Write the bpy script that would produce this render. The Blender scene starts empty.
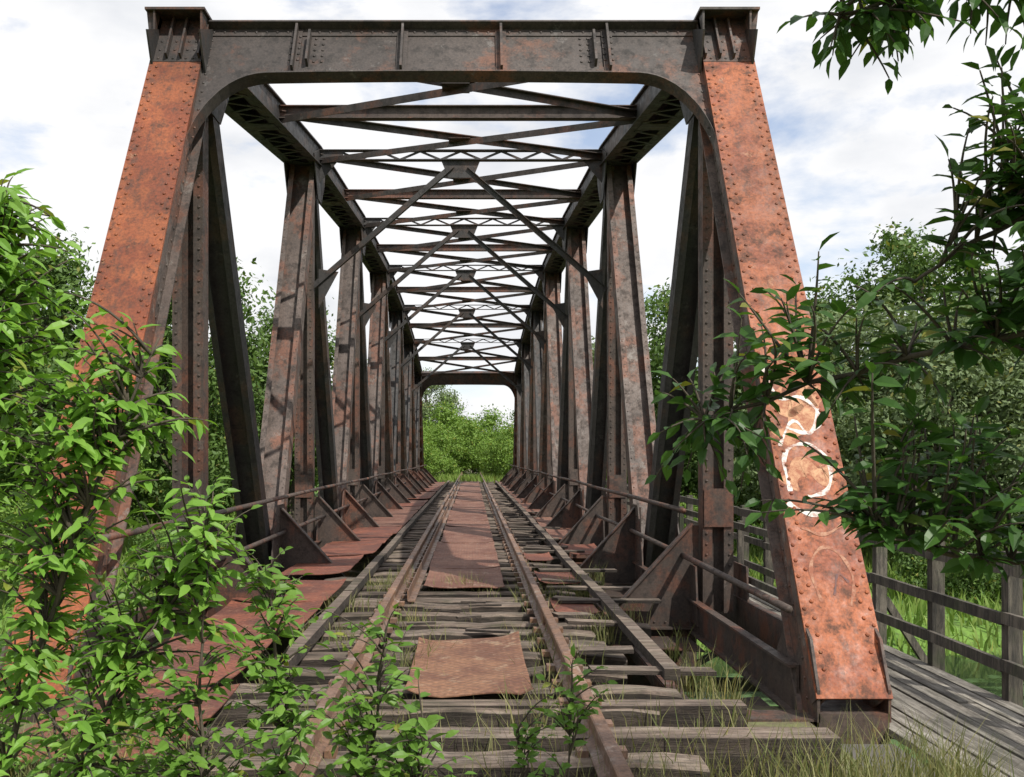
import bpy, math, random
import numpy as np
from mathutils import Vector
from mathutils import noise as mnoise
random.seed(7); np.random.seed(7)
S=bpy.context.scene
COL=S.collection

# ------------------------------------------------------------------ helpers
class MB:
    def __init__(s): s.v=[];s.f=[];s.m=[]
    def add(s,vs,fs,m=0):
        b=len(s.v); s.v.extend([tuple(x) for x in vs])
        s.f.extend([tuple(i+b for i in f) for f in fs]); s.m.extend([m]*len(fs))
    def obj(s,name,mats,parent=None,smooth=False):
        me=bpy.data.meshes.new(name); me.from_pydata(s.v,[],s.f)
        for m in mats: me.materials.append(m)
        me.polygons.foreach_set("material_index",s.m)
        if smooth: me.polygons.foreach_set("use_smooth",[True]*len(s.f))
        me.update()
        o=bpy.data.objects.new(name,me); COL.objects.link(o)
        if parent: o.parent=parent
        return o
def empty(name):
    o=bpy.data.objects.new(name,None); COL.objects.link(o); return o
BF=[(0,3,2,1),(4,5,6,7),(0,1,5,4),(1,2,6,5),(2,3,7,6),(3,0,4,7)]
def abox(mb,x0,x1,y0,y1,z0,z1,m=0):
    mb.add([(x0,y0,z0),(x1,y0,z0),(x1,y1,z0),(x0,y1,z0),(x0,y0,z1),(x1,y0,z1),(x1,y1,z1),(x0,y1,z1)],BF,m)
def obox(mb,a,b,side,w,h,m=0,off=(0,0)):
    a=Vector(a);b=Vector(b);t=(b-a).normalized();sd=Vector(side);sd=(sd-t*sd.dot(t)).normalized();n=t.cross(sd)
    vs=[]
    for p in (a,b):
        for i,j in ((-1,-1),(1,-1),(1,1),(-1,1)):
            vs.append(p+sd*(off[0]+i*w/2)+n*(off[1]+j*h/2))
    mb.add(vs,BF,m)
class Fr:
    def __init__(s,a,b,side=(1,0,0)):
        s.a=Vector(a);s.b=Vector(b);s.L=(s.b-s.a).length;s.t=(s.b-s.a).normalized()
        sd=Vector(side);s.s=(sd-s.t*sd.dot(s.t)).normalized();s.n=s.t.cross(s.s)
    def P(s,u,n,t): return s.a+s.s*u+s.n*n+s.t*t
    def box(s,mb,u0,u1,n0,n1,t0=0,t1=None,m=0):
        if t1 is None:t1=s.L
        mb.add([s.P(u,n,t) for t in(t0,t1) for u,n in((u0,n0),(u1,n0),(u1,n1),(u0,n1))],BF,m)
    def bar(s,mb,p,q,w,th,m=0,side=None):
        obox(mb,s.P(*p),s.P(*q),side if side else s.n,th,w,m)
def rivet(mb,p,n,r=0.018,m=0):
    p=Vector(p);n=Vector(n).normalized();a=n.orthogonal().normalized();b=n.cross(a);vs=[]
    for k,(rr,h) in enumerate(((r,0),(r*.75,r*.55))):
        for i in range(6):
            an=i*math.pi/3; vs.append(p+a*(rr*math.cos(an))+b*(rr*math.sin(an))+n*h)
    vs.append(p+n*r*.8)
    fs=[(i,(i+1)%6,6+(i+1)%6,6+i) for i in range(6)]+[(6+i,6+(i+1)%6,12) for i in range(6)]
    mb.add(vs,fs,m)
def tube(mb,pts,rad,sides=5,m=0):
    pts=[Vector(p) for p in pts];n=len(pts);vs=[];fs=[]
    for i,p in enumerate(pts):
        t=(pts[min(i+1,n-1)]-pts[max(i-1,0)]).normalized()
        a=t.cross(Vector((.3,.9,.2))).normalized();b=t.cross(a)
        r=rad[i] if isinstance(rad,(list,tuple)) else rad
        for k in range(sides):
            an=2*math.pi*k/sides; vs.append(p+a*r*math.cos(an)+b*r*math.sin(an))
    for i in range(n-1):
        for k in range(sides):
            fs.append((i*sides+k,i*sides+(k+1)%sides,(i+1)*sides+(k+1)%sides,(i+1)*sides+k))
    fs.append(tuple(range(sides))[::-1]); fs.append(tuple((n-1)*sides+k for k in range(sides)))
    mb.add(vs,fs,m)
def poly_prism(mb,pts,d,m=0):
    n=len(pts);d=Vector(d);vs=[Vector(p)-d/2 for p in pts]+[Vector(p)+d/2 for p in pts]
    fs=[tuple(range(n)),tuple(range(n,2*n))[::-1]]+[(i,(i+1)%n,n+(i+1)%n,n+i)[::-1] for i in range(n)]
    mb.add(vs,fs,m)

# ------------------------------------------------------------------ materials
class NT:
    def __init__(s,name):
        s.mat=bpy.data.materials.new(name);s.mat.use_nodes=True;s.t=s.mat.node_tree;s.t.nodes.clear()
        s.out=s.N('ShaderNodeOutputMaterial')
    def N(s,ty,**k):
        n=s.t.nodes.new(ty)
        for a,b in k.items(): setattr(n,a,b)
        return n
    def L(s,a,b): s.t.links.new(a,b)
    def noise(s,vec,scale,detail=5,rough=.6):
        n=s.N('ShaderNodeTexNoise');n.inputs['Scale'].default_value=scale;n.inputs['Detail'].default_value=detail
        n.inputs['Roughness'].default_value=rough
        if vec: s.L(vec,n.inputs['Vector'])
        return n.outputs['Fac']
    def ramp(s,fac,stops):
        n=s.N('ShaderNodeValToRGB');cr=n.color_ramp
        while len(cr.elements)<len(stops): cr.elements.new(.5)
        for e,(p,c) in zip(cr.elements,stops):
            e.position=p; e.color=(*c,1) if not isinstance(c,(int,float)) else (c,c,c,1)
        s.L(fac,n.inputs[0]);return n.outputs[0]
    def mix(s,f,a,b,mode='MIX'):
        n=s.N('ShaderNodeMix',data_type='RGBA',blend_type=mode)
        for i,x in ((0,f),(6,a),(7,b)):
            if isinstance(x,bpy.types.NodeSocket): s.L(x,n.inputs[i])
            elif isinstance(x,(int,float)): n.inputs[i].default_value=x
            else: n.inputs[i].default_value=(*x,1)
        return n.outputs[2]
    def coord(s,scale=(1,1,1),rot=(0,0,0)):
        c=s.N('ShaderNodeTexCoord');m=s.N('ShaderNodeMapping');m.inputs['Scale'].default_value=scale;m.inputs['Rotation'].default_value=rot
        s.L(c.outputs['Object'],m.inputs[0]);return m.outputs[0]
    def fin(s,col,rough=.8,bump=None,bs=.3,bd=.01,metal=0):
        b=s.N('ShaderNodeBsdfPrincipled')
        s.L(col,b.inputs['Base Color'])
        if isinstance(rough,(int,float)): b.inputs['Roughness'].default_value=rough
        else: s.L(rough,b.inputs['Roughness'])
        b.inputs['Metallic'].default_value=metal
        if bump:
            n=s.N('ShaderNodeBump');n.inputs['Strength'].default_value=bs;n.inputs['Distance'].default_value=bd
            s.L(bump,n.inputs['Height']);s.L(n.outputs[0],b.inputs['Normal'])
        s.L(b.outputs[0],s.out.inputs[0]);return s.mat

def rust(name,main,alt,dark,pale,a_amt=.5,d_amt=.5,p_amt=.3,rough=.65,streak=.6):
    t=NT(name);v=t.coord();st=t.coord((7,7,.6))
    n1=t.noise(v,1.3,7,.7);n2=t.noise(v,6,9,.78);n3=t.noise(st,1.6,6,.75);n4=t.noise(v,42,4,.7);n5=t.noise(v,3.1,8,.75);n6=t.noise(v,.45,4,.6)
    c=t.mix(t.ramp(n1,[(.60-a_amt*.25,0.),(.68-a_amt*.25,1.)]),main,alt)
    c=t.mix(t.ramp(n2,[(.60-d_amt*.2,0.),(.70-d_amt*.2,.85)]),c,dark)
    c=t.mix(t.ramp(n3,[(.50,0.),(.66,streak)]),c,dark)
    c=t.mix(t.ramp(n5,[(.70-p_amt*.25,0.),(.74-p_amt*.25,.7)]),c,pale)
    c=t.mix(1.,c,t.ramp(n6,[(.35,.6),(.65,1.15)]),'MULTIPLY')
    c=t.mix(.6,c,t.ramp(n4,[(.32,.3),(.62,1.1)]),'MULTIPLY')
    return t.fin(c,t.ramp(n2,[(.35,rough-.2),(.65,rough+.2)]),n2,.45,.008)
M_post=rust('rust_orange_paint',(.33,.092,.03),(.23,.056,.02),(.085,.042,.028),(.38,.20,.11),.45,.38,.3,.65,.75)
M_portal=rust('rust_brown_paint',(.07,.054,.047),(.14,.062,.038),(.032,.027,.025),(.15,.135,.125),.38,.5,.4)
M_dark=rust('dark_paint',(.045,.041,.04),(.08,.05,.038),(.022,.02,.02),(.12,.11,.10),.4,.4,.35)
M_mid=rust('brown_grey_paint',(.13,.095,.08),(.20,.085,.052),(.05,.038,.032),(.25,.215,.19),.45,.5,.45)
M_floor=rust('floor_steel_paint',(.085,.06,.048),(.15,.062,.038),(.04,.03,.026),(.16,.13,.11),.42,.5,.33)
M_rail=rust('rail_steel',(.23,.14,.10),(.27,.15,.09),(.11,.065,.045),(.38,.30,.25),.5,.3,.55,.5)
def diam(name,base,dark,pale):
    t=NT(name);v=t.coord((1,1,1),(0,0,math.radians(45)))
    ck=t.N('ShaderNodeTexWave');ck.inputs['Scale'].default_value=5;t.L(v,ck.inputs[0])
    ck2=t.N('ShaderNodeTexWave',bands_direction='Y');ck2.inputs['Scale'].default_value=5;t.L(v,ck2.inputs[0])
    p=t.mix(1.,ck.outputs[0],ck2.outputs[0],'MULTIPLY')
    n=t.noise(t.coord(),1.8,8,.75);n2=t.noise(t.coord(),6,8,.75);n3=t.noise(t.coord(),30,4,.7)
    c=t.mix(t.ramp(n,[(.42,0.),(.56,1.)]),base,dark);c=t.mix(t.ramp(n2,[(.56,0.),(.63,.8)]),c,pale)
    c=t.mix(.45,c,t.ramp(p,[(0.,.55),(.5,1.)]),'MULTIPLY');c=t.mix(.5,c,t.ramp(n3,[(.35,.35),(.6,1.1)]),'MULTIPLY')
    return t.fin(c,.7,p,.6,.007)
M_cheq=diam('chequer_plate_red',(.25,.08,.045),(.14,.05,.034),(.30,.15,.09))
M_cheqt=diam('chequer_plate_tan',(.27,.135,.075),(.16,.07,.042),(.35,.24,.155))
M_cheqb=diam('chequer_plate_brown',(.25,.12,.08),(.16,.065,.043),(.34,.23,.17))
def wood(name,c1,c2,c3,sc,green=0,side=1.):
    t=NT(name);v=t.coord(sc);g=t.N('ShaderNodeNewGeometry')
    vo=t.N('ShaderNodeVectorMath',operation='ADD');cb=t.N('ShaderNodeCombineXYZ')
    mu=t.N('ShaderNodeMath',operation='MULTIPLY');mu.inputs[1].default_value=37;t.L(g.outputs['Random Per Island'],mu.inputs[0])
    t.L(mu.outputs[0],cb.inputs[0]);t.L(v,vo.inputs[0]);t.L(cb.outputs[0],vo.inputs[1])
    n1=t.noise(vo.outputs[0],1.,8,.75);n2=t.noise(vo.outputs[0],3,6,.8);n3=t.noise(t.coord(),2.2,6,.7)
    c=t.ramp(n1,[(.34,c3),(.48,c1),(.66,c2)])
    c=t.mix(t.ramp(n2,[(.48,0.),(.56,.75)]),c,c3)
    c=t.mix(.65,c,t.ramp(g.outputs['Random Per Island'],[(0.,.45),(1.,1.1)]),'MULTIPLY')
    c=t.mix(.7,c,t.ramp(n3,[(.38,.5),(.6,1.1)]),'MULTIPLY')
    if green: c=t.mix(t.ramp(t.noise(t.coord(),3,5),[(.5,0.),(.7,green)]),c,(.05,.08,.02))
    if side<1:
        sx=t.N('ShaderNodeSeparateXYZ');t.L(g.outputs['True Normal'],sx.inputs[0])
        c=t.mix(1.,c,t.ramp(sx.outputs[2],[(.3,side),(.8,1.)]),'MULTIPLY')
    return t.fin(c,.9,n2,.8,.025)
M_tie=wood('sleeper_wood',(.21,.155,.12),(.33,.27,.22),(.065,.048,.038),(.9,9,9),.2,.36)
M_deck=wood('deck_wood',(.30,.27,.23),(.42,.39,.34),(.10,.085,.07),(9,.8,9),.15)
M_postw=wood('railing_wood',(.14,.12,.095),(.23,.20,.165),(.05,.045,.04),(8,8,1),.4)
def leafmat(name,c1,c2,tr=.35,rough=.45):
    t=NT(name);g=t.N('ShaderNodeNewGeometry');c=t.mix(g.outputs['Random Per Island'],c1,c2)
    n=t.noise(t.coord(),1.3,3);c=t.mix(.6,c,t.ramp(n,[(.3,.6),(.7,1.)]),'MULTIPLY')
    c=t.mix(t.ramp(g.outputs['Random Per Island'],[(.965,0.),(.98,.55)]),c,(.32,.26,.05))
    b=t.N('ShaderNodeBsdfPrincipled');b.inputs['Roughness'].default_value=rough;t.L(c,b.inputs['Base Color'])
    b.inputs['Specular IOR Level'].default_value=.35
    tl=t.N('ShaderNodeBsdfTranslucent');c2_=t.mix(.8,c,(1.,1.0,.35),'MULTIPLY');
    t.L(c2_,tl.inputs[0]);mx=t.N('ShaderNodeMixShader');mx.inputs[0].default_value=tr
    t.L(b.outputs[0],mx.inputs[1]);t.L(tl.outputs[0],mx.inputs[2]);t.L(mx.outputs[0],t.out.inputs[0]);return t.mat
M_leafL=leafmat('bright_leaf',(.17,.36,.045),(.26,.46,.08),.42)
M_leafC=leafmat('sapling_leaf',(.12,.25,.035),(.19,.34,.055),.38)
M_leafR=leafmat('dark_leaf',(.04,.105,.02),(.075,.17,.03),.4,.42)
M_t=[leafmat('tree_leaf_a',(.075,.145,.03),(.14,.23,.05),.28,.6),leafmat('tree_leaf_b',(.14,.20,.085),(.22,.29,.13),.28,.6),
     leafmat('tree_leaf_c',(.14,.26,.035),(.24,.37,.07),.32,.6)]
M_grass=leafmat('grass_blade',(.13,.17,.045),(.34,.31,.15),.3,.7)
M_mead=leafmat('meadow_blade',(.15,.27,.04),(.27,.36,.09),.3,.7)
t=NT('bark');n=t.noise(t.coord((6,6,1.5)),3,6,.7);M_bark=t.fin(t.ramp(n,[(.3,(.035,.028,.02)),(.7,(.10,.08,.055))]),.9,n,.6,.02)
t=NT('terrain');v=t.coord();n=t.noise(v,.25,6,.6);n2=t.noise(v,5,6,.7)
sx=t.N('ShaderNodeSeparateXYZ');t.L(v,sx.inputs[0])
c=t.mix(t.ramp(n,[(.4,0.),(.6,1.)]),(.08,.17,.025),(.14,.25,.04));c=t.mix(t.ramp(n2,[(.45,0.),(.65,.7)]),c,(.05,.07,.02))
mr=t.N('ShaderNodeMapRange');mr.inputs[1].default_value=-1.2;mr.inputs[2].default_value=-.6;t.L(sx.outputs[2],mr.inputs[0])
soil=t.mix(t.ramp(n2,[(.4,0.),(.6,1.)]),(.11,.085,.055),(.14,.15,.06))
c=t.mix(mr.outputs[0],c,soil)
M_ter=t.fin(c,.95,n2,.8,.06)
t=NT('water');v=t.coord();n=t.noise(v,.35,6,.65)
M_wat=t.fin(t.ramp(n,[(.52,(.015,.022,.015)),(.62,(.07,.14,.03))]),t.ramp(n,[(.52,.06),(.62,.8)]),t.noise(v,4,3),.1,.02)
t=NT('masonry');v=t.coord();br=t.N('ShaderNodeTexBrick');br.inputs['Scale'].default_value=2.2;br.inputs['Color1'].default_value=(.26,.22,.18,1);br.inputs['Color2'].default_value=(.19,.16,.13,1);br.inputs['Mortar'].default_value=(.12,.11,.10,1)
mp=t.coord((1,1,1),(math.radians(90),0,0));t.L(mp,br.inputs[0]);n=t.noise(v,4,7,.7)
M_stone=t.fin(t.mix(.7,br.outputs[0],t.ramp(n,[(.3,.4),(.7,1.)]),'MULTIPLY'),.9,n,.5,.02)
def flat(name,c,base=(.24,.07,.03),lo=.38,hi=.54):
    t=NT(name);n=t.noise(t.coord(),13,7,.8);return t.fin(t.mix(t.ramp(n,[(lo,0.),(hi,1.)]),base,c),.7)
M_white=flat('graffiti_white',(.62,.58,.54));M_yel=flat('graffiti_cream',(.50,.28,.15),(.28,.09,.04),.42,.62);M_vio=flat('graffiti_dark',(.10,.05,.05))
M_fade=flat('graffiti_faded',(.42,.24,.15),(.24,.07,.03),.44,.66)

# ------------------------------------------------------------------ bridge
TX=2.77; PX=2.80; Y0=6.95; DY=3.6; NP=14
Yk=lambda k:Y0+DY*k
TZ={1:5.75,3:6.7,5:7.2,7:7.4,9:7.2,11:6.7,13:5.75}
BZ=-.25
def topz(k):
    if k in TZ: return TZ[k]
    return (TZ[k-1]+TZ[k+1])/2
bridge=empty('railway_truss_bridge')
ep=MB(); po=MB()
def endframe(y0,y1,o):
    for sx in(-1,1):
        F=Fr((sx*PX,y0,BZ-.1),(sx*PX,y1,5.75))
        w=.21
        F.box(ep,-.26,.26,*sorted((o*.17,o*.19)),0,F.L-.55,0)
        for u in(-w,w-.02): F.box(ep,u,u+.02,-.168,.168,0,F.L,1)
        for u0,u1 in((-.259,-.24),(.24,.259)):
            F.box(ep,u0,u1,*sorted((o*.07,o*.168)),0,F.L-.5,1)
        for u0,u1 in((-.29,-.212),(.212,.29)):
            F.box(ep,u0,u1,*sorted((-o*.15,-o*.168)),0,F.L-.4,1)
        tt=.3;k=0
        while tt<F.L-.9:
            F.bar(ep,((-1)**k*.19,-o*.175,tt),((-1)**(k+1)*.19,-o*.175,tt+.36),.06,.012,1);tt+=.36;k+=1
        nn=F.n*o
        tt=.15
        while tt<F.L-.6:
            for u in(-.235,-.175,.175,.235): rivet(ep,F.P(u,o*.19,tt+(.055 if abs(u)<.2 else 0)),nn,.017,0)
            tt+=.125
        tt=.2
        while tt<F.L-.6:
            for n in(-.1,.1): rivet(ep,F.P(-sx*.211,n,tt),-sx*F.s,.014,1)
            tt+=.15
        F.box(po,-.26,.26,*sorted((o*.17,o*.192)),F.L-.545,F.L+.12,0)
        for u in(-.25,-.10,.04,.225): F.box(po,u,u+.02,*sorted((o*.192,o*.26)),F.L-.50,F.L+.10,0)
        for i in range(5):
            for u in(-.18,-.03,.10,.17): rivet(po,F.P(u,o*.192,F.L-.5+i*.13),nn,.015)
        yy=F.b.y
        xa,xb=sorted((sx*(PX-.28),sx*(PX+.33)))
        abox(po,xa,xb,yy-.38,yy+.38,5.935,5.96)
        for dx in(-.25,.23): abox(po,sx*PX+dx,sx*PX+dx+.02,yy-.36,yy+.36,5.25,5.934)
        poly_prism(po,[(sx*(PX+.255),yy-.3,5.25),(sx*(PX+.255),yy-.3,5.934),(sx*(PX+.33),yy-.3,5.934),(sx*(PX+.26),yy-.3,5.25)],(0,.02,0))
        abox(ep,sx*PX-.34,sx*PX+.34,y0-.3,y0+.4,-.74,-.64,2)
        abox(ep,sx*PX-.24,sx*PX+.24,y0-.15,y0+.25,-.639,-.36,2)
        for u in(-.242,.242):
            x=sx*PX+u
            q=[(-.15,-.42),(-.15,-.2),(.0,.12),(.2,.25),(.5,.2),(.75,-.08),(.75,-.45)]
            poly_prism(ep,[(x,y0-o*a,b) for a,b in q],(.02,0,0),2)
            for i in range(4): rivet(ep,(x-sx*.011,y0-o*(.05+.05*i),-.3+.13*i),(-sx,0,0),.014,2)
    F=Fr((0,y0,BZ-.1),(0,y1,5.75)); T=F.L+.08
    XI=PX-.23
    def low(x):
        ax=abs(x)
        base=.72+.03*(x/2)**2
        if ax>1.85:
            q=(ax-1.85)/(XI-1.85); base+= 1.25*(1-(max(0,1-q**2.2))**.5)
        return base
    N=60; xs=[-XI+2*XI*i/N for i in range(N+1)]
    xs=sorted(set(xs+[s*(XI-d) for s in(-1,1) for d in(.01,.03,.06,.1,.15)]))
    nb=o*.10
    vs=[];fs=[]
    for x in xs:
        lo=T-low(x)
        for nn_,tt in((nb-.01,T-.03),(nb+.01,T-.03),(nb+.01,lo),(nb-.01,lo)): vs.append(F.P(x,nn_,tt))
        for nn_,tt in((nb-.07,lo),(nb+.07,lo),(nb+.07,lo-.018),(nb-.07,lo-.018)): vs.append(F.P(x,nn_,tt))
    for i in range(len(xs)-1):
        for g in(0,4):
            for j in range(4):
                a=i*8+g+j;b=i*8+g+(j+1)%4; fs.append((a,b,b+8,a+8))
    po.add(vs,fs,0)
    F.box(po,-XI+.001,XI-.001,nb-.12,nb+.12,T-.03,T-.008)
    F.box(po,-XI+.001,XI-.001,*sorted((nb+o*.01,nb+o*.022)),T-.13,T-.031)
    F.box(po,-1.8,1.8,*sorted((nb+o*.01,nb+o*.022)),T-.715,T-.62)
    fx=nb+o*.022
    for xc in(-1.62,-.52,.5,1.6):
        F.box(po,xc-.055,xc+.055,*sorted((nb+o*.0225,nb+o*.034)),T-.70,T-.045)
        F.box(po,xc-.012,xc+.012,*sorted((nb+o*.034,nb+o*.11)),T-.70,T-.04)
    for xc in(-1.48,1.46): F.box(po,xc-.012,xc+.012,*sorted((nb+o*.011,nb+o*.11)),T-.6,T-.14)
    x=-XI+.08
    while x<XI-.05:
        rivet(po,F.P(x,fx,T-.08),F.n*o,.015)
        l=T-low(x)+.055
        rivet(po,F.P(x,nb+o*.01 if abs(x)>1.8 else fx,l),F.n*o,.015)
        x+=.11
    for xc in(-1.66,-1.58,1.56,1.64,-1.42,1.40,-1.34,1.32):
        for j in range(5): rivet(po,F.P(xc,nb+o*.034 if 1.53<abs(xc)<1.68 else nb+o*.011,T-.17-j*.09),F.n*o,.016)
    for s_ in(-1,1):
        for j in range(12):
            rivet(po,F.P(s_*(XI-.07),nb+o*.011,T-.2-j*.13),F.n*o,.014)
endframe(Yk(0),Yk(1),-1)
endframe(Yk(NP),Yk(NP-1),1)
ep.obj('end_posts',[M_post,M_mid,M_floor],bridge); po.obj('portal_frames',[M_portal],bridge)

tc=MB();bc=MB()
for sx in(-1,1):
    for k in range(1,NP-1,2):
        a=Vector((sx*TX,Yk(k),TZ[k]));b=Vector((sx*TX,Yk(k+2),TZ[k+2]))
        F=Fr(a,b)
        for u in(-.25,.23): F.box(tc,u,u+.02,-.16,.17)
        F.box(tc,-.30,.30,-.182,-.161)
        for u0,u1 in((-.25-.06,-.252),(.252,.31)): F.box(tc,u0,u1,.155,.17)
        for u0,u1 in((-.228,-.15),(.15,.228)): F.box(tc,u0,u1,.155,.17)
        tt=.35;i=0
        while tt<F.L-.4:
            F.bar(tc,((-1)**i*.2,.176,tt),((-1)**(i+1)*.2,.176,tt+.33),.055,.01);tt+=.33;i+=1
        for j in(.2,F.L-.2,F.L/2): F.box(tc,-.2,.2,.171,.182,j-.22,j+.22)
    for u in(-.25,.23): abox(bc,sx*TX+u,sx*TX+u+.02,Yk(0)+.2,Yk(NP)-.2,BZ-.2,BZ+.15)
    for u in(-.31,.252): abox(bc,sx*TX+u,sx*TX+u+.058,Yk(0)+.2,Yk(NP)-.2,BZ+.13,BZ+.15)
    for u in(-.31,.252): abox(bc,sx*TX+u,sx*TX+u+.058,Yk(0)+.2,Yk(NP)-.2,BZ-.2,BZ-.18)
    y=Yk(0)+.5
    while y<Yk(NP)-.5:
        abox(bc,sx*TX-.229,sx*TX+.229,y,y+.12,BZ-.195,BZ-.183); y+=.6
    for k in range(1,NP):
        z=topz(k)
        for u in(-.262,.262):
            x=sx*TX+u;y=Yk(k)
            if k%2: 
                poly_prism(tc,[(x,y-.62,z-.12),(x,y-.5,z-.35),(x,y-.2,z-.8),(x,y+.2,z-.8),(x,y+.55,z-.4),(x,y+.65,z-.05),(x,y,z+.14)],(.018,0,0))
            else:
                poly_prism(bc,[(x,y-.7,BZ-.1),(x,y-.6,BZ+.35),(x,y-.25,BZ+.95),(x,y+.25,BZ+.95),(x,y+.6,BZ+.35),(x,y+.7,BZ-.1)],(.018,0,0))
                for q in range(7):
                    for w_ in (-.2,.2): rivet(bc,(x-sx*.012,y+w_*(1+ .25*(6-q)/2),BZ+.2+q*.1),(-sx,0,0),.016)
            if k%2: poly_prism(bc,[(x,y-.35,BZ-.1),(x,y-.25,BZ+.5),(x,y+.25,BZ+.5),(x,y+.35,BZ-.1)],(.018,0,0))
tc.obj('top_chords',[M_dark],bridge); bc.obj('bottom_chords',[M_floor],bridge)
wm=MB();vm=MB();dm=MB()
def Hmem(mb,a,b,w,d,m=0):
    F=Fr(a,b)
    for u in(-w/2,w/2-.018): F.box(mb,u,u+.018,-d/2,d/2,.1,F.L-.1,m)
    F.box(mb,-w/2+.0185,w/2-.0185,-.008,.008,.1,F.L-.1,m)
    for u0,u1 in((-w/2+.0186,-w/2+.085),(w/2-.085,w/2-.0186)):
        for n0 in(-d/2,d/2-.015): F.box(mb,u0,u1,n0,n0+.015,.1,F.L-.1,m)
    return F
for sx in(-1,1):
    for k in range(2,NP,2):
        y=Yk(k);X=sx*TX
        for dk in(-1,1):
            top=(X,Yk(k+dk),topz(k+dk)-.1);bot=(X,y+dk*.12,BZ)
            if (dk==1 and k<=7) or (dk==-1 and k>7):
                F=Hmem(wm,bot,top,.44,.30)
                tt=.6
                while tt<F.L-.4:
                    if k<7:
                        for u in(-.19,.19): rivet(wm,F.P(u,(.15 if F.n.y<0 else -.15),tt),(0,-1,0),.013)
                    tt+=.16
            else:
                F=Fr(bot,top); w=.36
                for u in(-w/2,w/2-.016): F.box(dm,u,u+.016,-.13,.13,.1,F.L-.1)
                for u0,u1 in((-w/2+.0165,-w/2+.08),(w/2-.08,w/2-.0165)): F.box(dm,u0,u1,.115,.13,.1,F.L-.1);F.box(dm,u0,u1,-.13,-.115,.1,F.L-.1)
                F.box(dm,-w/2+.017,w/2-.017,-.006,.006,.1,F.L-.1)
    for k in range(1,NP,2):
        F=Fr((sx*TX,Yk(k),BZ),(sx*TX,Yk(k),topz(k)-.1));w=.32
        for u in(-w/2,w/2-.014):
            F.box(vm,u,u+.014,-.11,.11)
        for u0,u1 in((-w/2+.0145,-w/2+.10),(w/2-.10,w/2-.0145)):
            for n0 in(-.11,.098): F.box(vm,u0,u1,n0,n0+.012)
        F.box(vm,-w/2+.0147,w/2-.0147,-.006,.006)
        for tt in(1.1,F.L-.9): 
            for nn in(-.126,.126): F.box(vm,-.15,.15,nn-.004,nn+.004,tt-.2,tt+.2)
        if k<5:
            tt=.5
            while tt<F.L-.5:
                for u in(-.12,.12): rivet(vm,F.P(u,.112 if F.n.y<0 else -.112,tt),(0,-1,0),.015)
                tt+=.11
wm.obj('inclined_posts',[M_mid],bridge);dm.obj('diagonals',[M_dark],bridge);vm.obj('verticals',[M_floor],bridge)
tb=MB();sw=MB()
XI=TX-.25
def angle(mb,a,b,s=.09,m=0):
    obox(mb,a,b,(0,0,1),s,.012,m); obox(mb,a,b,(0,0,1),.012,s,m,off=(s/2+.006,s/2-.006))
for k in range(1,NP):
    z=topz(k);y=Yk(k)
    if k not in(1,NP-1) :
        zt=z+.1
        for dz in(0,-.17): 
            obox(tb,(-XI,y,zt+dz),(XI,y,zt+dz),(0,1,0),.14,.014,2 if k%2==0 else 1)
        if k%2:
            n=14
            for i in range(n):
                x0=-XI+2*XI*i/n;x1=-XI+2*XI*(i+1)/n
                obox(tb,(x0,y,zt-.01 if i%2 else zt-.16),(x1,y,zt-.16 if i%2 else zt-.01),(0,1,0),.012,.04,1)
        else: obox(tb,(-XI,y,zt-.085),(XI,y,zt-.085),(0,1,0),.012,.15,2)
    if k<NP-1:
        z2=topz(k+1);y2=Yk(k+1)
        angle(tb,(-XI,y,z-.02),(XI,y2,z2-.02),.085)
        angle(tb,(XI,y,z-.09),(-XI,y2,z2-.09),.085)
        abox(tb,-.17,.17,(y+y2)/2-.17,(y+y2)/2+.17,(z+z2)/2-.06,(z+z2)/2-.052)
    if k%2 and k not in(1,NP-1):
        zt=z-.1
        for s_ in(-1,1):
            a=Vector((s_*.12,y,zt-.1));b=Vector((s_*(XI+.08),y,zt-2.25))
            obox(sw,a,b,(0,1,0),.11,.012); obox(sw,a,b,(0,1,0),.012,.09,0,off=(0,-.05))
            poly_prism(sw,[(s_*XI,y,zt-2.6),(s_*XI,y,zt-1.9),(s_*(XI-.35),y,zt-1.95)],(0,.02,0))
        poly_prism(sw,[(-.36,y,zt+.06),(.36,y,zt+.06),(.22,y,zt-.28),(-.22,y,zt-.28)],(0,.02,0))
        for s_ in(-1,1): poly_prism(sw,[(s_*XI,y-.02,z+.1),(s_*(XI-.5),y-.02,z+.1),(s_*XI,y-.02,z-.5)],(0,.016,0))
tb.obj('top_lateral_bracing',[M_portal,M_dark,M_floor],bridge);sw.obj('sway_bracing',[M_dark],bridge)
TC=.12
fl=MB()
for k in range(0,NP+1):
    y=Yk(k)
    abox(fl,-TX+.2,TX-.2,y-.008,y+.008,-1.05,-.42)
    for z in(-.42,-1.066): abox(fl,-TX+.2,TX-.2,y-.13,y+.13,z,z+.016)
    if k>0:
      for s_ in(-1,1):
        x0=s_*(TX-.18);x1=s_*1.6
        poly_prism(fl,[(x0,y,-.402),(x0,y,.66),(x0-s_*.08,y,.66),(x1,y,-.34),(x1,y,-.402)],(0,.016,0))
        obox(fl,(x0-s_*.07,y,.68),(x1-s_*.03,y,-.36),(0,1,0),.13,.016)
        for i in range(9):
            q=i/8.5; rivet(fl,(x0-s_*.16+(x1-x0+s_*.1)*q,y-.01,.58-1.0*q),(0,-1,0),.013)
            rivet(fl,(x0+(x1-x0)*q,y-.01,-.36),(0,-1,0),.013)
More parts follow.
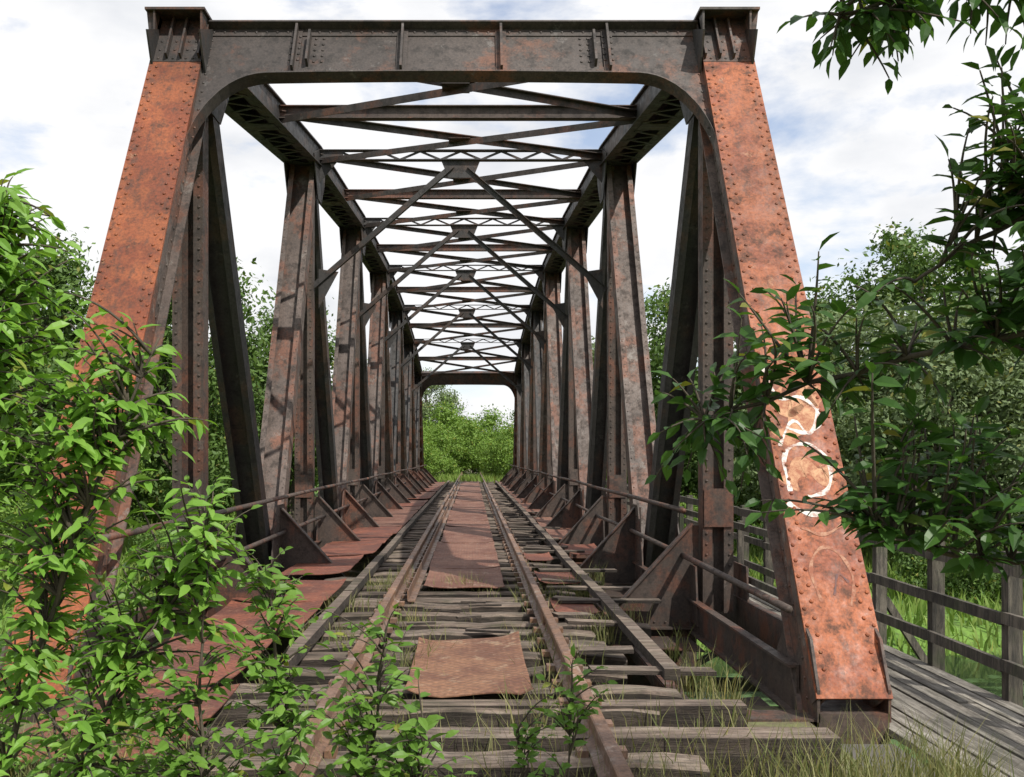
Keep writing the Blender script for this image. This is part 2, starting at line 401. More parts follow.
for xs_ in(TC-.75,TC+.75):
    abox(fl,xs_-.008,xs_+.008,Yk(0)-.1,Yk(NP),-.85,-.396);abox(fl,xs_-.12,xs_+.12,Yk(0)-.1,Yk(NP),-.395,-.383);abox(fl,xs_-.12,xs_+.12,Yk(0)-.1,Yk(NP),-.866,-.851)
for k in range(0,NP):
    y=Yk(k);y2=Yk(k+1)
    obox(fl,(-2.45,y,-.55),(2.45,y2,-.55),(0,0,1),.012,.12);obox(fl,(2.45,y,-.62),(-2.45,y2,-.62),(0,0,1),.012,.12)
    for s_ in(-1,1):
        poly_prism(fl,[(s_*2.45,y+.1,-.5),(s_*1.75,y+.1,-.5),(s_*2.0,y+.75,-.5),(s_*2.45,y+.9,-.5)],(0,0,.012))
        poly_prism(fl,[(s_*2.45,y2-.1,-.5),(s_*1.75,y2-.1,-.5),(s_*2.0,y2-.75,-.5),(s_*2.45,y2-.9,-.5)],(0,0,.012))
obox(fl,(1.75,Yk(0),-.40),(1.75,Yk(NP),-.40),(1,0,0),.10,.012);obox(fl,(1.70,Yk(0),-.46),(1.70,Yk(NP),-.46),(1,0,0),.012,.1)
fl.obj('floor_beams_and_stringers',[M_floor],bridge)
hr=MB()
for s_ in(-1,1):
    for z in(.82,.33):
        pts=[(s_*2.42+random.uniform(-.02,.02),Yk(k),z+random.uniform(-.02,.02)) for k in range(1 if s_>0 and z>.5 else 0,NP+1)]
        for a,b in zip(pts[:-1],pts[1:]): tube(hr,[a,b],.029,7)
hr.obj('inner_hand_rails',[M_floor],bridge,True)
gr=MB();F=Fr((PX,Y0,BZ-.1),(PX,Yk(1),5.75))
def ribbon(pts,w,m,lift,dz=-.45):
    pts=[(a,b+dz) for a,b in pts]
    for _ in range(3):
        q=[pts[0]]
        for a,b in zip(pts[:-1],pts[1:]): q+=[(a[0]*.75+b[0]*.25,a[1]*.75+b[1]*.25),(a[0]*.25+b[0]*.75,a[1]*.25+b[1]*.75)]
        q.append(pts[-1]);pts=q
    vs=[];fs=[]
    for i,p in enumerate(pts):
        a=pts[max(i-1,0)];b=pts[min(i+1,len(pts)-1)];dx,dy=b[0]-a[0],b[1]-a[1];l=math.hypot(dx,dy) or 1
        ww=w*(.8+.3*math.sin(i*.7))/2
        for s_ in(-1,1): vs.append(F.P(min(.255,max(-.255,p[0]-dy/l*ww*s_)),-.1905-lift*.25,p[1]+dx/l*ww*s_))
    for i in range(len(pts)-1): fs.append((2*i,2*i+1,2*i+3,2*i+2))
    gr.add(vs,fs,m)
ribbon([(-.18,2.5),(.05,2.7),(.18,3.0),(-.05,2.8),(-.18,2.95)],.24,1,.001)
ribbon([(-.2,2.1),(-.05,2.3),(.1,2.15),(.2,2.3)],.18,1,.003)
ribbon([(-.22,3.2),(-.15,2.85),(.05,2.95),(.2,2.7),(.05,2.55),(-.12,2.62)],.035,0,.005)
ribbon([(-.18,2.05),(-.2,2.4),(.0,2.5),(.18,2.35),(.13,2.05),(-.05,2.0)],.038,0,.007)
ribbon([(-.10,1.15),(-.16,1.42),(-.02,1.62),(.13,1.5),(.17,1.3),(.10,1.12)],.028,3,.006)
ribbon([(.0,1.2),(.05,1.4),(.12,1.3)],.02,2,.008)
ribbon([(-.22,1.95),(-.05,1.83),(.2,1.9)],.045,0,.008)
ribbon([(-.2,2.45),(-.05,2.75),(.05,2.5),(.16,2.8)],.03,0,.010)
ribbon([(-.15,1.75),(.0,1.66),(.18,1.78)],.03,3,.012)
ribbon([(-.2,3.45),(-.05,3.3),(.12,3.42),(.2,3.25)],.028,3,.005)
gr.obj('graffiti',[M_white,M_yel,M_vio,M_fade],bridge)

# ------------------------------------------------------------------ track
track=empty('railway_track')
rl=MB()
for xs_ in(TC-.7525,TC+.7525):
    prof=[(-.065,-.155),(.065,-.155),(.065,-.143),(.012,-.128),(.01,-.045),(.036,-.035),(.036,-.006),(.028,0),(-.028,0),(-.036,-.006),(-.036,-.035),(-.01,-.045),(-.012,-.128),(-.065,-.143)]
    ys=[-4,Yk(0)-.3,20,35,50,70,100];vs=[];fs=[];n=len(prof)
    for y in ys:
        for p in prof: vs.append((xs_+p[0],y,p[1]))
    for i in range(len(ys)-1):
        for j in range(n): fs.append((i*n+j,i*n+(j+1)%n,(i+1)*n+(j+1)%n,(i+1)*n+j))
    fs.append(tuple(range(n)));rl.add(vs,fs)
    y=5.2
    while y<40:
        for s_ in(-1,1):
            abox(rl,xs_+s_*.1-.03,xs_+s_*.1+.03,y-.05,y+.05,-.165,-.125)
        y+=.52
    for y in(9.0,21.,33.): abox(rl,xs_-.035,xs_+.035,y,y+.6,-.115,-.05)
abox(rl,TC-.60,TC-.59,10.5,56,-.145,-.03);abox(rl,TC-.60,TC-.52,10.5,56,-.145,-.135)
rl.obj('rails',[M_rail],track)
tm=MB()
y=3.4;i=0
while y<62:
    w=.24+random.uniform(-.03,.02);x0=TC-1.35+random.uniform(-.12,.09);x1=TC+1.33+random.uniform(-.15,.15)
    if i%7==4: x1+=.45
    if i%11==6: x0-=.4
    sk=random.uniform(-.05,.05);dz=random.uniform(-.03,.006)
    n=14;vs=[];fs=[]
    for j in range(n+1):
        x=x0+(x1-x0)*j/n
        a=random.uniform(-.015,.015);b=random.uniform(-.015,.015);c=random.uniform(-.014,.004) if j not in(0,n) else -.025
        yy=y+sk*(j/n-.5)*2
        vs+=[(x,yy+a,-.38),(x,yy+w+b,-.38),(x,yy+w+b,-.18+dz+c),(x,yy+w-.025+b,-.16+dz+c+random.uniform(-.008,.003)),(x,yy+.025+a,-.16+dz+c+random.uniform(-.008,.003)),(x,yy+a,-.18+dz+c)]
    for j in range(n):
        for q in range(6): fs.append((j*6+q,j*6+(q+1)%6,(j+1)*6+(q+1)%6,(j+1)*6+q)[::-1])
    fs+= [tuple(range(6)),tuple(n*6+q for q in range(6))[::-1]]
    tm.add(vs,fs)
    y+=.56+random.uniform(-.05,.04);i+=1
abox(tm,-1.9,2.2,5.42,5.64,-.37,-.135);abox(tm,-2.3,1.9,6.18,6.34,-.37,-.15)
for j in range(13):
    yy=6.9+j*3.9
    obox(tm,(TC+1.45+random.uniform(-.02,.02),yy,-.115),(TC+1.45+random.uniform(-.02,.02),yy+3.85,-.115),(1,0,0),.11,.08)
    obox(tm,(TC-1.25+random.uniform(-.02,.02),yy,-.105),(TC-1.25,yy+3.85,-.105),(1,0,0),.1,.09)
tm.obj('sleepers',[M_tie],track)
def plate(mb,x0,x1,y0,y1,z,m,amp=.02,seed=0,tilt=0):
    nx,ny=10,12;vs=[];fs=[]
    for s_ in(0,-.008):
        for j in range(ny+1):
            for i in range(nx+1):
                x=x0+(x1-x0)*i/nx;y=y0+(y1-y0)*j/ny
                e=mnoise.noise(Vector((x*1.1+seed,y*1.1,seed)))*amp+ (amp*1.4*((i/nx-.5)*2)**4*((j/ny-.5)*2)**4)
                ex=mnoise.noise(Vector((x*2,y*2,seed)))*.008
                vs.append((x+ex,y+ex,z+abs(e)+tilt*(i/nx-.5)+s_))
    o=(nx+1)*(ny+1)
    for j in range(ny):
        for i in range(nx):
            a=j*(nx+1)+i;fs.append((a,a+1,a+nx+2,a+nx+1));fs.append((a+o,a+nx+1+o,a+nx+2+o,a+1+o))
    rim=[i for i in range(nx+1)]+[j*(nx+1)+nx for j in range(1,ny+1)]+[ny*(nx+1)+i for i in range(nx-1,-1,-1)]+[j*(nx+1) for j in range(ny-1,0,-1)]
    for a,b in zip(rim,rim[1:]+rim[:1]): fs.append((b,a,a+o,b+o))
    mb.add(vs,fs,m)
pl=MB()
plate(pl,TC-.36,TC+.47,6.35,8.3,-.130,1,.04,1,.03)
y=11.6;i=0
while y<57:
    L=1.95;plate(pl,TC-.50+random.uniform(-.03,.03),TC+.46,y,y+L-.03,-.140+.004*(i%2),2,.025,i+3);y+=L;i+=1
for k,(y0,y1) in enumerate(((5.0,6.55),(6.6,8.3),(8.35,10.3),(10.35,12.1),(12.8,15),(15.1,17),(17.1,19.4))): plate(pl,-2.28,-1.32-.1*(k%3==1),y0,y1,-.13+.006*(k%2),0,.022,k+20,.012)
y=19.6
while y<57: plate(pl,-2.25,-1.3,y,y+2,-.15,0 if random.random()<.5 else 2,.02,y);y+=2.1 if random.random()<.75 else 3.2
for k,(x0,x1,y0,y1) in enumerate(((1.02,1.45,9.7,10.6),(1.02,1.5,12.0,13.2),(1.72,2.3,15.5,17.2),(1.7,2.3,18.3,20.5),(1.0,1.4,14.6,15.6))): plate(pl,x0,x1,y0,y1,-.14,0 if k!=3 else 2,.02,k+40)
y=21
while y<57: plate(pl,1.7,2.3,y,y+2,-.15,2,.02,y+3);y+=2.1 if random.random()<.7 else 3
pk=MB()
for k in range(34):
    y=6.6+k*.6+random.uniform(-.2,.2);x0=random.uniform(.95,1.1)
    if random.random()<.7: obox(pk,(x0,y,-.13+random.uniform(0,.02)),(x0+random.uniform(.35,1.1),y+random.uniform(-.2,.2),-.125+random.uniform(-.02,.02)),(0,1,0),.16,.03)
for k in range(6):
    y=random.uniform(8.6,11.2);x0=random.uniform(-.45,.2);a=random.uniform(-.12,.12)
    obox(pk,(x0,y,-.15),(x0+random.uniform(.15,.4),y+a,-.15),(0,1,0),random.uniform(.03,.07),.02)
pk.obj('loose_planks',[M_tie],track)
pl.obj('walkway_plates',[M_cheq,M_cheqt,M_cheqb],track)

# ------------------------------------------------------------------ footpath
fp=empty('wooden_footbridge')
dk=MB();y=2.
for i in range(9):
    x=3.02+i*.14;y=.5+random.uniform(0,2)
    while y<58.5:
        L=3.2+random.uniform(-.6,.6);z=-.46+random.uniform(-.01,.01)
        abox(dk,x+random.uniform(0,.008),x+.124,y,y+L-.02,z-.045,z);y+=L
dk.obj('deck_boards',[M_deck],fp)
br=MB()
for k in range(0,40):
    y=1.5+k*1.45;abox(br,3.0,4.36,y-.05,y+.05,-.66,-.52)
for x in(3.15,4.1): abox(br,x-.04,x+.04,1.5,58,-.95,-.665)
for k in range(NP+1):
    y=Yk(k)+.001;obox(br,(2.7,y,-1.02),(4.3,y,-1.02),(0,0,1),.13,.1)
    if 0<k<NP: obox(br,(2.75,y,-1.9),(4.2,y,-1.1),(0,1,0),.08,.08)
br.obj('support_beams',[M_postw],fp)
rg=MB()
for k in range(-1,46):
    y=2.6+k*1.25;dx=random.uniform(-.02,.02)
    obox(rg,(4.31,y,-.9),(4.31+dx,y+dx,.64+random.uniform(-.03,.03)),(1,0,0),.11,.10)
    if k%3==0: obox(rg,(4.85,y,-.8),(4.37,y,-.05),(0,1,0),.07,.07)
    for z,(w,h) in((.55,(.05,.11)),(.16,(.04,.09)),(-.2,(.04,.09))):
        obox(rg,(4.235,y,z+random.uniform(-.01,.01)),(4.235,y+1.25,z+random.uniform(-.01,.01)),(1,0,0),w,h)
for k in range(3,36):
    if k%2==1: 
        y=3.2+k*1.55; obox(rg,(3.14,y,-.6),(3.14,y,.68),(1,0,0),.06,.06)
for z in(.63,.1):
    obox(rg,(3.09,7.7,z),(3.09,56,z),(1,0,0),.035,.07)
rg.obj('railing',[M_postw],fp)

ab=empty('stone_abutment')
m=MB();abox(m,-3.9,3.0,5.9,8.0,-6,-.76);abox(m,3.0,4.9,5.9,8.0,-6,-1.1);abox(m,-3.7,2.9,5.7,6.4,-.76,-.45)
abox(m,-3.9,3.0,56.4,58.8,-6,-.76);abox(m,3.0,4.9,56.4,58.8,-6,-1.1)
m.obj('masonry',[M_stone],ab)

# ------------------------------------------------------------------ terrain
def sm(a,b,x):
    q=max(0,min(1,(x-a)/(b-a)));return q*q*(3-2*q)
def H(x,y):
    n=mnoise.noise(Vector((x*.09,y*.09,0)))
    base=-2.8+.5*n+ .006*max(0,abs(x)-20)
    e=1-sm(5.2,9.5,abs(x))
    near=1-sm(7.2,10.5,y);far=sm(54.5,58,y)
    land=max(near,far)
    top=-.42+.03*mnoise.noise(Vector((x,y,3)))-.45*sm(2.7,3.1,x)*(1-sm(20,30,y))
    z=base+(top-base)*e*land
    yy=y+3*math.sin(x*.05)+n
    ch=sm(9,12,yy)*(1-sm(50,57,yy))
    z-= ch*.9
    rv=sm(12,16,yy)*(1-sm(29,34,yy));z-=rv*2.2
    z+=.12*mnoise.noise(Vector((x*.6,y*.6,1)))*(1-e*land)
    return z
xs=[-900,-500,-300,-200,-140,-100,-75,-60]+[-50+i for i in range(38)]+[-12+.5*i for i in range(48)]+[12+i for i in range(38)]+[50,60,75,100,140,200,300,500,900]
ys=[-300,-100,-50,-30,-20,-12,-8]+[-5+.5*i for i in range(32)]+[11+i for i in range(40)]+[51+.6*i for i in range(16)]+[61+2*i for i in range(30)]+[125,150,200,300,500,900,1500]
vs=[(x,y,H(x,y)) for y in ys for x in xs];nx=len(xs)
fs=[(j*nx+i,j*nx+i+1,(j+1)*nx+i+1,(j+1)*nx+i) for j in range(len(ys)-1) for i in range(nx-1)]
m=MB();m.add(vs,fs);m.obj('ground',[M_ter],None,True)
m=MB();m.add([(-400,5,-4.55),(400,5,-4.55),(400,45,-4.55),(-400,45,-4.55)],[(0,1,2,3)]);m.obj('river_water',[M_wat])

# ------------------------------------------------------------------ foliage
def leaves_np(P,D,Nn,L,W,mb,m):
    P=np.array(P);D=np.array(D);Nn=np.array(Nn);L=np.array(L)[:,None];W=np.array(W)[:,None]
    D/=np.linalg.norm(D,axis=1)[:,None]+1e-9
    S_=np.cross(D,Nn);S_/=np.linalg.norm(S_,axis=1)[:,None]+1e-9;U=np.cross(S_,D)
    cur=-.12
    pts=[P,P+D*L*.3+S_*W*.45+U*W*.16,P+D*L*.3-S_*W*.45+U*W*.16,P+D*L*.3,
         P+D*L*.65+S_*W*.4+U*(W*.13+cur*L*.4),P+D*L*.65-S_*W*.4+U*(W*.13+cur*L*.4),P+D*L*.65+U*cur*L*.4,P+D*L+U*cur*L*1.3]
    A=np.stack(pts,1).reshape(-1,3)
    b0=len(mb.v);mb.v.extend(map(tuple,A.tolist()))
    F0=[(0,3,1),(0,2,3),(3,6,4,1),(3,2,5,6),(6,7,4),(6,5,7)]
    for i in range(len(P)):
        b=b0+i*8
        for f in F0: mb.f.append(tuple(b+q for q in f))
    mb.m.extend([m]*6*len(P))
def shrub(name,stems,ells,lm,ll=(.06,.09),lw=.48,sp=.03,droop=.4,seed=1,twig=.0035):
    R=random.Random(seed);wood_=MB();lf=MB();par=empty(name)
    SP=[]
    for pts,r0,r1 in stems:
        pp=[Vector(p) for p in pts]
        Q=[]
        n=len(pp)
        for i in range(n-1):
            p0=pp[max(i-1,0)];p1=pp[i];p2=pp[i+1];p3=pp[min(i+2,n-1)]
            for s_ in range(6):
                u=s_/6;Q.append(.5*((2*p1)+(p2-p0)*u+(2*p0-5*p1+4*p2-p3)*u*u+(3*p1-p0-3*p2+p3)*u**3)+Vector((R.uniform(-1,1),R.uniform(-1,1),R.uniform(-1,1)))*.008)
        Q.append(pp[-1]);N=len(Q)
        tube(wood_,Q,[r0+(r1-r0)*i/(N-1) for i in range(N)],7)
        SP+=Q[N//4:]
    P=[];D=[];Nn=[];L=[];W=[]
    for c,r,n in ells:
        for _ in range(n):
            while 1:
                v=Vector((R.uniform(-1,1),R.uniform(-1,1),R.uniform(-1,1)))
                if v.length<1: break
            tip=Vector((c[0]+v.x*r[0],c[1]+v.y*r[1],c[2]+v.z*r[2]))
            ref=tip-Vector((0,0,.12))
            st=min(SP,key=lambda q:(q-ref).length+R.uniform(0,.12))
            ln=(tip-st).length
            mid=(st+tip)/2+Vector((R.uniform(-.15,.15),R.uniform(-.15,.15),.18))*ln
            Q=[]
            K=8
            for i in range(K+1):
                u=i/K;Q.append(st*(1-u)**2+mid*2*u*(1-u)+tip*u*u)
            tube(wood_,Q,[twig*(1.6-1.1*i/K)*(1+ln) for i in range(K+1)],4)
            l0=max(.25,1-.45/max(ln,.01)) if ln>.5 else .2
            nl=max(4,int(ln*(1-l0)/sp));sg=1
            for i in range(nl+1):
                u=l0+(1-l0)*i/nl;k=min(int(u*K),K-1);f=u*K-k;p=Q[k].lerp(Q[k+1],f);tg=(Q[k+1]-Q[k]).normalized()
                sd=tg.cross(Vector((R.uniform(-.4,.4),R.uniform(-.4,.4),1))).normalized()
                d=tg*(.5 if i<nl else 1.5)+sd*sg*R.uniform(.7,1.2)+Vector((0,0,-droop*R.uniform(.3,1.5)))+Vector((R.uniform(-.25,.25),R.uniform(-.25,.25),R.uniform(-.2,.2)));sg=-sg
                nv=Vector((R.gauss(0,.5),R.gauss(-.3,.5),1))
                l=R.uniform(*ll)*(1.1-.3*u)
                P.append(p);D.append(d);Nn.append(nv);L.append(l);W.append(l*lw*R.uniform(.85,1.1))
    leaves_np(P,D,Nn,L,W,lf,0)
    wood_.obj('stems',[M_bark],par,True);lf.obj('leaves',[lm],par)
    return par
shrub('leafy_shrub',[([(-1.55,3.1,-.45),(-1.45,3.05,.8),(-1.3,3.0,1.6),(-1.2,3,2.15)],.016,.004),
   ([(-1.5,3.1,-.45),(-1.2,3.1,.6),(-.95,3.0,1.25),(-.74,3.0,1.75)],.013,.003),
   ([(-1.5,3.1,-.45),(-1.1,3.2,.3),(-.85,3.15,.8),(-.62,3.1,1.05)],.011,.003),
   ([(-1.65,3.0,-.45),(-1.7,2.9,1.0),(-1.55,2.8,2.1)],.016,.004)],
   [((-1.24,2.95,2.0),(.24,.3,.28),120),((-1.12,3.0,1.62),(.30,.3,.30),160),((-.84,3.05,1.6),(.16,.22,.25),36),((-.68,3.05,1.25),(.15,.2,.32),32),
    ((-1.15,3.1,1.1),(.33,.3,.40),130),((-.78,3.15,.92),(.25,.2,.3),42),((-1.05,3.2,.55),(.42,.3,.4),90),((-1.7,2.9,1.4),(.3,.3,.9),60)],M_leafL,(.055,.09),.43,.030,.6,3,.003)
shrub('sapling_shrub',[([(-.4,3.3,-.45),(-.42,3.25,.5),(-.46,3.2,1.0)],.008,.003),([(-.3,3.3,-.45),(-.15,3.25,.3),(-.08,3.2,.8)],.007,.003),
   ([(-.5,3.2,-.45),(-.62,3.1,.3),(-.64,3.1,.9),(-.62,3.1,1.25)],.007,.003),([(-.1,3.3,-.45),(.0,3.2,.2),(.05,3.2,.5)],.006,.003)],
   [((-.44,3.2,.85),(.2,.18,.28),46),((-.12,3.2,.68),(.18,.18,.28),40),((-.35,3.15,.45),(.38,.2,.28),85),((.0,3.15,.38),(.2,.15,.2),30),((-.75,3.1,.5),(.25,.2,.3),50),((-.62,3.1,1.12),(.16,.15,.26),24)],M_leafC,(.045,.075),.5,.03,.35,5,.0022)
shrub('sapling_shrub',[([(.52,3.7,-.45),(.55,3.65,.3),(.56,3.6,.62)],.006,.002),([(.5,3.7,-.45),(.4,3.65,.1),(.36,3.6,.4)],.006,.002)],[((.56,3.6,.52),(.16,.12,.17),20),((.38,3.6,.32),(.12,.12,.12),10)],M_leafC,(.045,.07),.5,.03,.2,6,.0022)
shrub('sapling_shrub',[([(-1.6,4.3,-.45),(-1.5,4.2,.0),(-1.4,4.2,.4)],.008,.003),([(-1.9,4.5,-.45),(-1.95,4.4,.2),(-2.0,4.3,.5)],.008,.003),([(-1.1,4.2,-.45),(-1.1,4.1,-.1),(-1.0,4.1,.15)],.008,.003)],[((-1.5,4.3,.15),(.5,.4,.35),70),((-1.95,4.3,.4),(.35,.3,.4),50),((-1.0,4.1,.0),(.3,.3,.2),34)],M_leafC,(.05,.08),.45,.035,.3,8,.0022)
shrub('broadleaf_tree',[([(2.75,1.9,-.5),(2.8,1.9,1.2),(2.75,1.9,3.),(2.8,1.9,4.3)],.09,.03),
   ([(2.76,1.9,2.0),(2.0,2.25,2.5),(1.55,2.45,2.6),(1.12,2.5,2.5)],.02,.004),
   ([(2.78,1.9,1.3),(2.0,2.3,1.7),(1.45,2.6,1.68),(.85,2.8,1.5)],.018,.004),
   ([(2.8,1.9,.9),(2.1,2.4,1.15),(1.6,2.6,1.12),(1.25,2.6,1.2)],.018,.004),
   ([(2.75,1.9,1.6),(2.0,2.4,2.05),(1.6,2.55,2.0),(1.35,2.6,1.85)],.016,.004)],
   [((1.38,2.45,2.5),(.40,.25,.17),66),((1.58,2.45,2.25),(.2,.25,.3),42),((1.66,2.4,1.88),(.32,.3,.36),120),((1.3,2.6,1.65),(.38,.25,.2),48),((.88,2.8,1.48),(.2,.2,.28),17),
    ((1.5,2.6,1.3),(.42,.25,.22),66),((1.05,2.7,1.36),(.26,.2,.2),12),((1.05,2.7,1.85),(.18,.2,.12),9),((2.3,2.3,1.7),(.4,.4,1.),60),((3.0,1.7,3.9),(.9,.9,.8),170)],
   M_leafR,(.055,.095),.5,.034,.4,11,.0027)

def tree_mesh(name,seed,h,r,z0,nl,ls,mat,nlobe=46):
    R=np.random.RandomState(seed);mb=MB()
    tube(mb,[(0,0,-.5),(.05*h*.2,0,h*.3),(-.1,.1,h*.6),(0,0,h*.85)],[h*.022,h*.017,h*.011,h*.004],7,1)
    cs=[]
    for i in range(nlobe):
        while 1:
            v=R.uniform(-1,1,3)
            if .2<np.linalg.norm(v)<.9: break
        zz=z0+(h-z0)*(v[2]*.5+.5)
        cs.append((v[0]*r,v[1]*r,zz-.3,R.uniform(.14,.26)*r*1.5))
        if i%3==0: tube(mb,[(0,0,max(z0*.6,zz*.55)),(v[0]*r*.5,v[1]*r*.5,zz*.85),(v[0]*r,v[1]*r,zz-.3)],[h*.007,h*.004,.01],4,1)
    cs=np.array(cs);idx=R.randint(0,nlobe,nl);c=cs[idx]
    d=R.normal(size=(nl,3));d/=np.linalg.norm(d,axis=1)[:,None]
    rad=np.abs(R.normal(.72,.30,nl))[:,None]*c[:,3:4]
    P=c[:,:3]+d*rad*np.array([1,1,.75])
    nn=d*.6+np.array([0,0,.35])+R.normal(size=(nl,3))*.6;nn/=np.linalg.norm(nn,axis=1)[:,None]
    a=np.cross(nn,R.normal(size=(nl,3)));a/=np.linalg.norm(a,axis=1)[:,None];b=np.cross(nn,a)
    s=(ls*R.uniform(.5,1.3,nl))[:,None]
    A=np.stack([P-a*s,P+b*s*.5,P+a*s,P-b*s*.5],1).reshape(-1,3)
    b0=len(mb.v);mb.v.extend(map(tuple,A.tolist()));mb.f.extend([(b0+4*i,b0+4*i+1,b0+4*i+2,b0+4*i+3) for i in range(nl)]);mb.m.extend([0]*nl)
    me=bpy.data.meshes.new(name);me.from_pydata(mb.v,[],mb.f);me.materials.append(mat);me.materials.append(M_bark)
    me.polygons.foreach_set("material_index",mb.m);me.update();return me
V=[tree_mesh('crown_a',1,14,4.2,2.0,28000,.14,M_t[0],50),tree_mesh('crown_b',2,12,4.5,1.5,28000,.13,M_t[1],46),tree_mesh('crown_c',3,11,3.8,1.,24000,.13,M_t[2],42),
   tree_mesh('crown_d',4,15,4.0,2.5,28000,.14,M_t[0],50),tree_mesh('bush_a',5,5,2.6,.1,15000,.10,M_t[2],34),tree_mesh('bush_b',6,4,2.4,.1,13000,.09,M_t[0],28)]
R=random.Random(5)
def place(par,name,me,x,y,s,sz=None):
    o=bpy.data.objects.new(name,me);COL.objects.link(o);o.location=(x,y,H(x,y)-.2);o.scale=(s,s,(sz or s)*R.uniform(.92,1.08));o.rotation_euler=(0,0,R.uniform(0,6.28))
    if par: o.parent=par
tl=empty('distant_tree_line')
x=-90
while x<90:
    if abs(x)>8: place(tl,'crown',V[R.choice([0,1,2,3])],x,R.uniform(64,80),R.uniform(.85,1.15))
    if abs(x)>5: place(tl,'crown',V[R.choice([0,1,3])],x+R.uniform(-2,2),R.uniform(92,115),R.uniform(.75,1.0))
    x+=R.uniform(3.4,4.8)
for x in range(-70,72,3):
    if abs(x)>5: place(tl,'bush',V[R.choice([4,5])],x+R.uniform(-1,1),R.uniform(54,62) if abs(x)>9 else R.uniform(62,66),R.uniform(.9,1.5))
for x,y,k,s in((-3.4,66,4,.75),(-5,61,4,.8),(4.3,62,4,.8),(3.4,69,4,.8),(-2.2,80,4,.9),(2.6,80,4,.85),(0.3,88,4,1.05),(5,75,2,.5),(-5,76,2,.55),(1.8,97,4,1.4),(-2.4,97,4,1.5),(5.5,90,2,.6),(-6,88,2,.7),(-9,84,2,.8),(9,84,2,.8)):
    place(tl,'bush',V[k],x,y,s)
for (x,y,k,s) in ((-13,45,0,1.05),(-18,42,3,1.0),(-26,44,1,1.05),(-34,40,0,1.0),(-24,50,3,1.05),(-9.5,53,3,.92),(-30,34,2,.9),(-40,48,3,1.1),
                  (11.5,52,0,.95),(16.5,48,1,1.1),(21,44,1,1.15),(27,46,1,1.25),(33,40,1,1.1),(24,53,0,1.15),(19,56,3,1.05),(38,50,1,1.2),(29,35,1,.95),(44,44,0,1.2)):
    place(None,'willow_tree' if k==1 else 'deciduous_tree',V[k],x,y,s)
for (x,y,k,s) in ((-11,38,5,.7),(-15,35,4,.8),(-20,33,5,.9),(-9.5,45,4,.7),(10,44,4,.7),(13,39,5,.8),(18,36,5,.9),(22,34,4,.8),(9.5,50,5,.9),(-24,36,4,1.),(26,33,5,1.)):
    place(None,'riverside_bush',V[k],x,y,s)

def blades(name,n,fn,mat,hr,wr,zf=None):
    vs=[];fs=[];R=random.Random(n)
    for i in range(n):
        x,y=fn(R);z=(zf if zf is not None else H(x,y))-.02;h=R.uniform(*hr);w=R.uniform(*wr);a=R.uniform(0,6.28);l=R.uniform(.1,.6)*h;b=R.uniform(0,6.28)
        dx,dy=math.cos(a)*w,math.sin(a)*w;lx,ly=math.cos(b)*l,math.sin(b)*l
        k=len(vs);vs+=[(x-dx,y-dy,z),(x+dx,y+dy,z),(x+dx*.7+lx*.35,y+dy*.7+ly*.35,z+h*.6),(x-dx*.7+lx*.35,y-dy*.7+ly*.35,z+h*.6),(x+lx,y+ly,z+h)]
        fs+=[(k,k+1,k+2,k+3),(k+3,k+2,k+4)]
    m=MB();m.add(vs,fs);m.obj(name,[mat])
def g1(R):
    while 1:
        x=R.uniform(-4.5,5.2);y=R.uniform(3.6,6.3)
        if 3.0<x<4.3 and (y>5.3 or R.random()<.5): continue
        if y>5.6 and abs(x-TC)<2.9: continue
        if abs(x-TC)<1.3 and R.random()<.7: continue
        if mnoise.noise(Vector((x*1.5,y*1.5,7)))<R.uniform(-.5,.25): continue
        return x,y
blades('grass',17000,g1,M_grass,(.12,.52),(.0025,.005))
def g5(R):
    while 1:
        x=R.uniform(-1.3,2.0);y=R.uniform(5.6,14)
        if mnoise.noise(Vector((x*1.8,y*1.2,17)))<R.uniform(.12,.4): continue
        return x,y
blades('track_weeds',2400,g5,M_grass,(.14,.34),(.003,.006),-.3)
def g2(R):
    return (R.uniform(-5,5),R.uniform(57.5,75))
blades('far_grass',5000,g2,M_mead,(.2,.6),(.02,.04))
def g3(R):
    while 1:
        x=R.gauss(0,18);y=R.uniform(29,58)
        if abs(x)<50: return x,y
blades('meadow_grass',30000,g3,M_mead,(.3,.9),(.03,.06))
def g4(R):
    return R.choice((-1,1))*R.uniform(4.9,16),R.uniform(7,13)
blades('bank_grass',9000,g4,M_grass,(.3,.8),(.008,.02))

# ------------------------------------------------------------------ light
sv=Vector((.50,-.62,.92)).normalized();el=math.asin(sv.z);az=math.atan2(sv.x,sv.y)
sd=bpy.data.lights.new('sun','SUN');sd.energy=5.0;sd.angle=math.radians(.5);sd.color=(1,.96,.88)
so=bpy.data.objects.new('sun',sd);COL.objects.link(so);so.rotation_euler=sv.to_track_quat('Z','Y').to_euler()
w=bpy.data.worlds.new("World");S.world=w;w.use_nodes=True;nt=w.node_tree;nt.nodes.clear()
o=nt.nodes.new('ShaderNodeOutputWorld');bg=nt.nodes.new('ShaderNodeBackground');bg.inputs[1].default_value=.1
sk=nt.nodes.new('ShaderNodeTexSky');sk.sky_type='NISHITA';sk.sun_disc=False;sk.sun_elevation=el;sk.sun_rotation=az
tcn=nt.nodes.new('ShaderNodeTexCoord');mp=nt.nodes.new('ShaderNodeMapping');mp.inputs['Scale'].default_value=(1,1,2.2);mp.inputs['Location'].default_value=(.3,.1,.2)
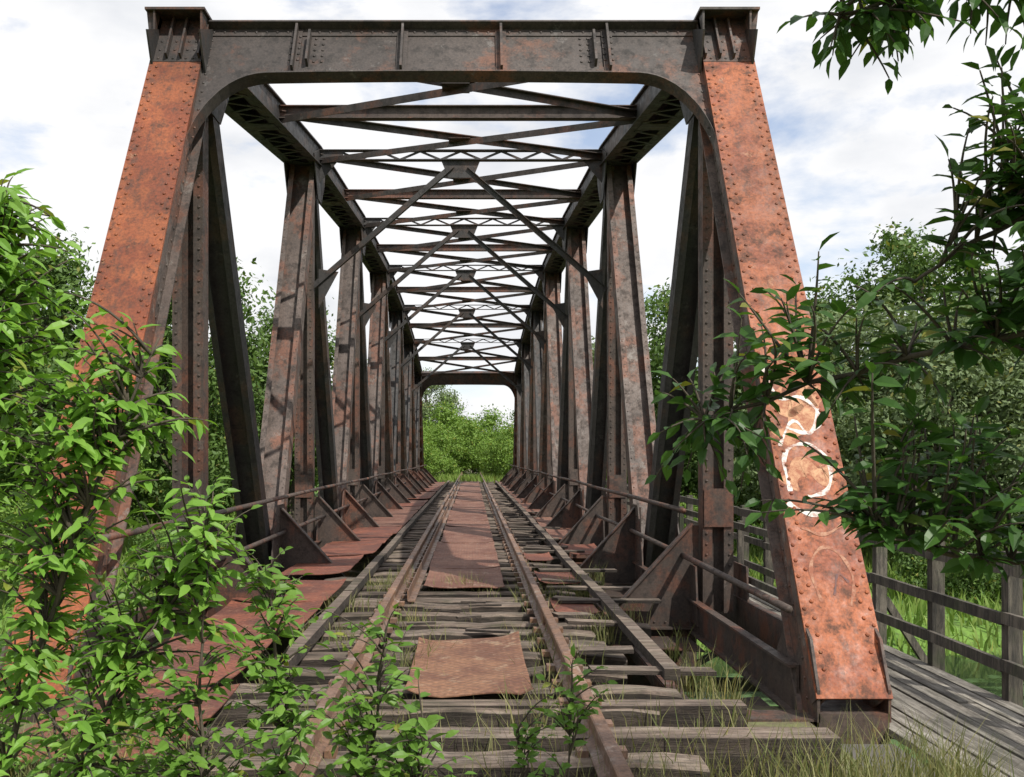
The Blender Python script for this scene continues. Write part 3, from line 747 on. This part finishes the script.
nz=nt.nodes.new('ShaderNodeTexNoise');nz.inputs['Scale'].default_value=4.2;nz.inputs['Detail'].default_value=9;nz.inputs['Roughness'].default_value=.58;nz.inputs['Distortion'].default_value=.15
rp=nt.nodes.new('ShaderNodeValToRGB');rp.color_ramp.elements[0].position=.36;rp.color_ramp.elements[0].color=(.3,.3,.3,1);rp.color_ramp.elements[1].position=.49
n2=nt.nodes.new('ShaderNodeTexNoise');n2.inputs['Scale'].default_value=6;n2.inputs['Detail'].default_value=7
r2=nt.nodes.new('ShaderNodeValToRGB');r2.color_ramp.elements[0].position=.36;r2.color_ramp.elements[0].color=(8.3,8.5,8.9,1);r2.color_ramp.elements[1].position=.54;r2.color_ramp.elements[1].color=(10.3,10.3,10.4,1)
mx=nt.nodes.new('ShaderNodeMix');mx.data_type='RGBA'
sb=nt.nodes.new('ShaderNodeMix');sb.data_type='RGBA';sb.blend_type='MULTIPLY';sb.inputs[0].default_value=1;sb.inputs[7].default_value=(1.6,1.65,1.75,1)
Lk=nt.links.new
Lk(tcn.outputs['Generated'],mp.inputs[0]);Lk(mp.outputs[0],nz.inputs[0]);Lk(nz.outputs[0],rp.inputs[0]);Lk(mp.outputs[0],n2.inputs[0]);Lk(n2.outputs[0],r2.inputs[0])
Lk(sk.outputs[0],sb.inputs[6]);Lk(rp.outputs[0],mx.inputs[0]);Lk(sb.outputs[2],mx.inputs[6]);Lk(r2.outputs[0],mx.inputs[7]);Lk(mx.outputs[2],bg.inputs[0]);Lk(bg.outputs[0],o.inputs[0])
# ------------------------------------------------------------------ camera
cd=bpy.data.cameras.new('camera');co=bpy.data.objects.new('camera',cd);COL.objects.link(co)
cd.sensor_width=36;cd.lens=36*1000/1024;cd.shift_x=40/1024;cd.shift_y=(455-388.5)/1024;cd.clip_start=.05;cd.clip_end=4000
co.location=(.2,0,1.4);co.rotation_euler=(math.radians(90),0,0);S.camera=co
S.view_settings.view_transform='Standard';S.view_settings.look='None';S.view_settings.exposure=0
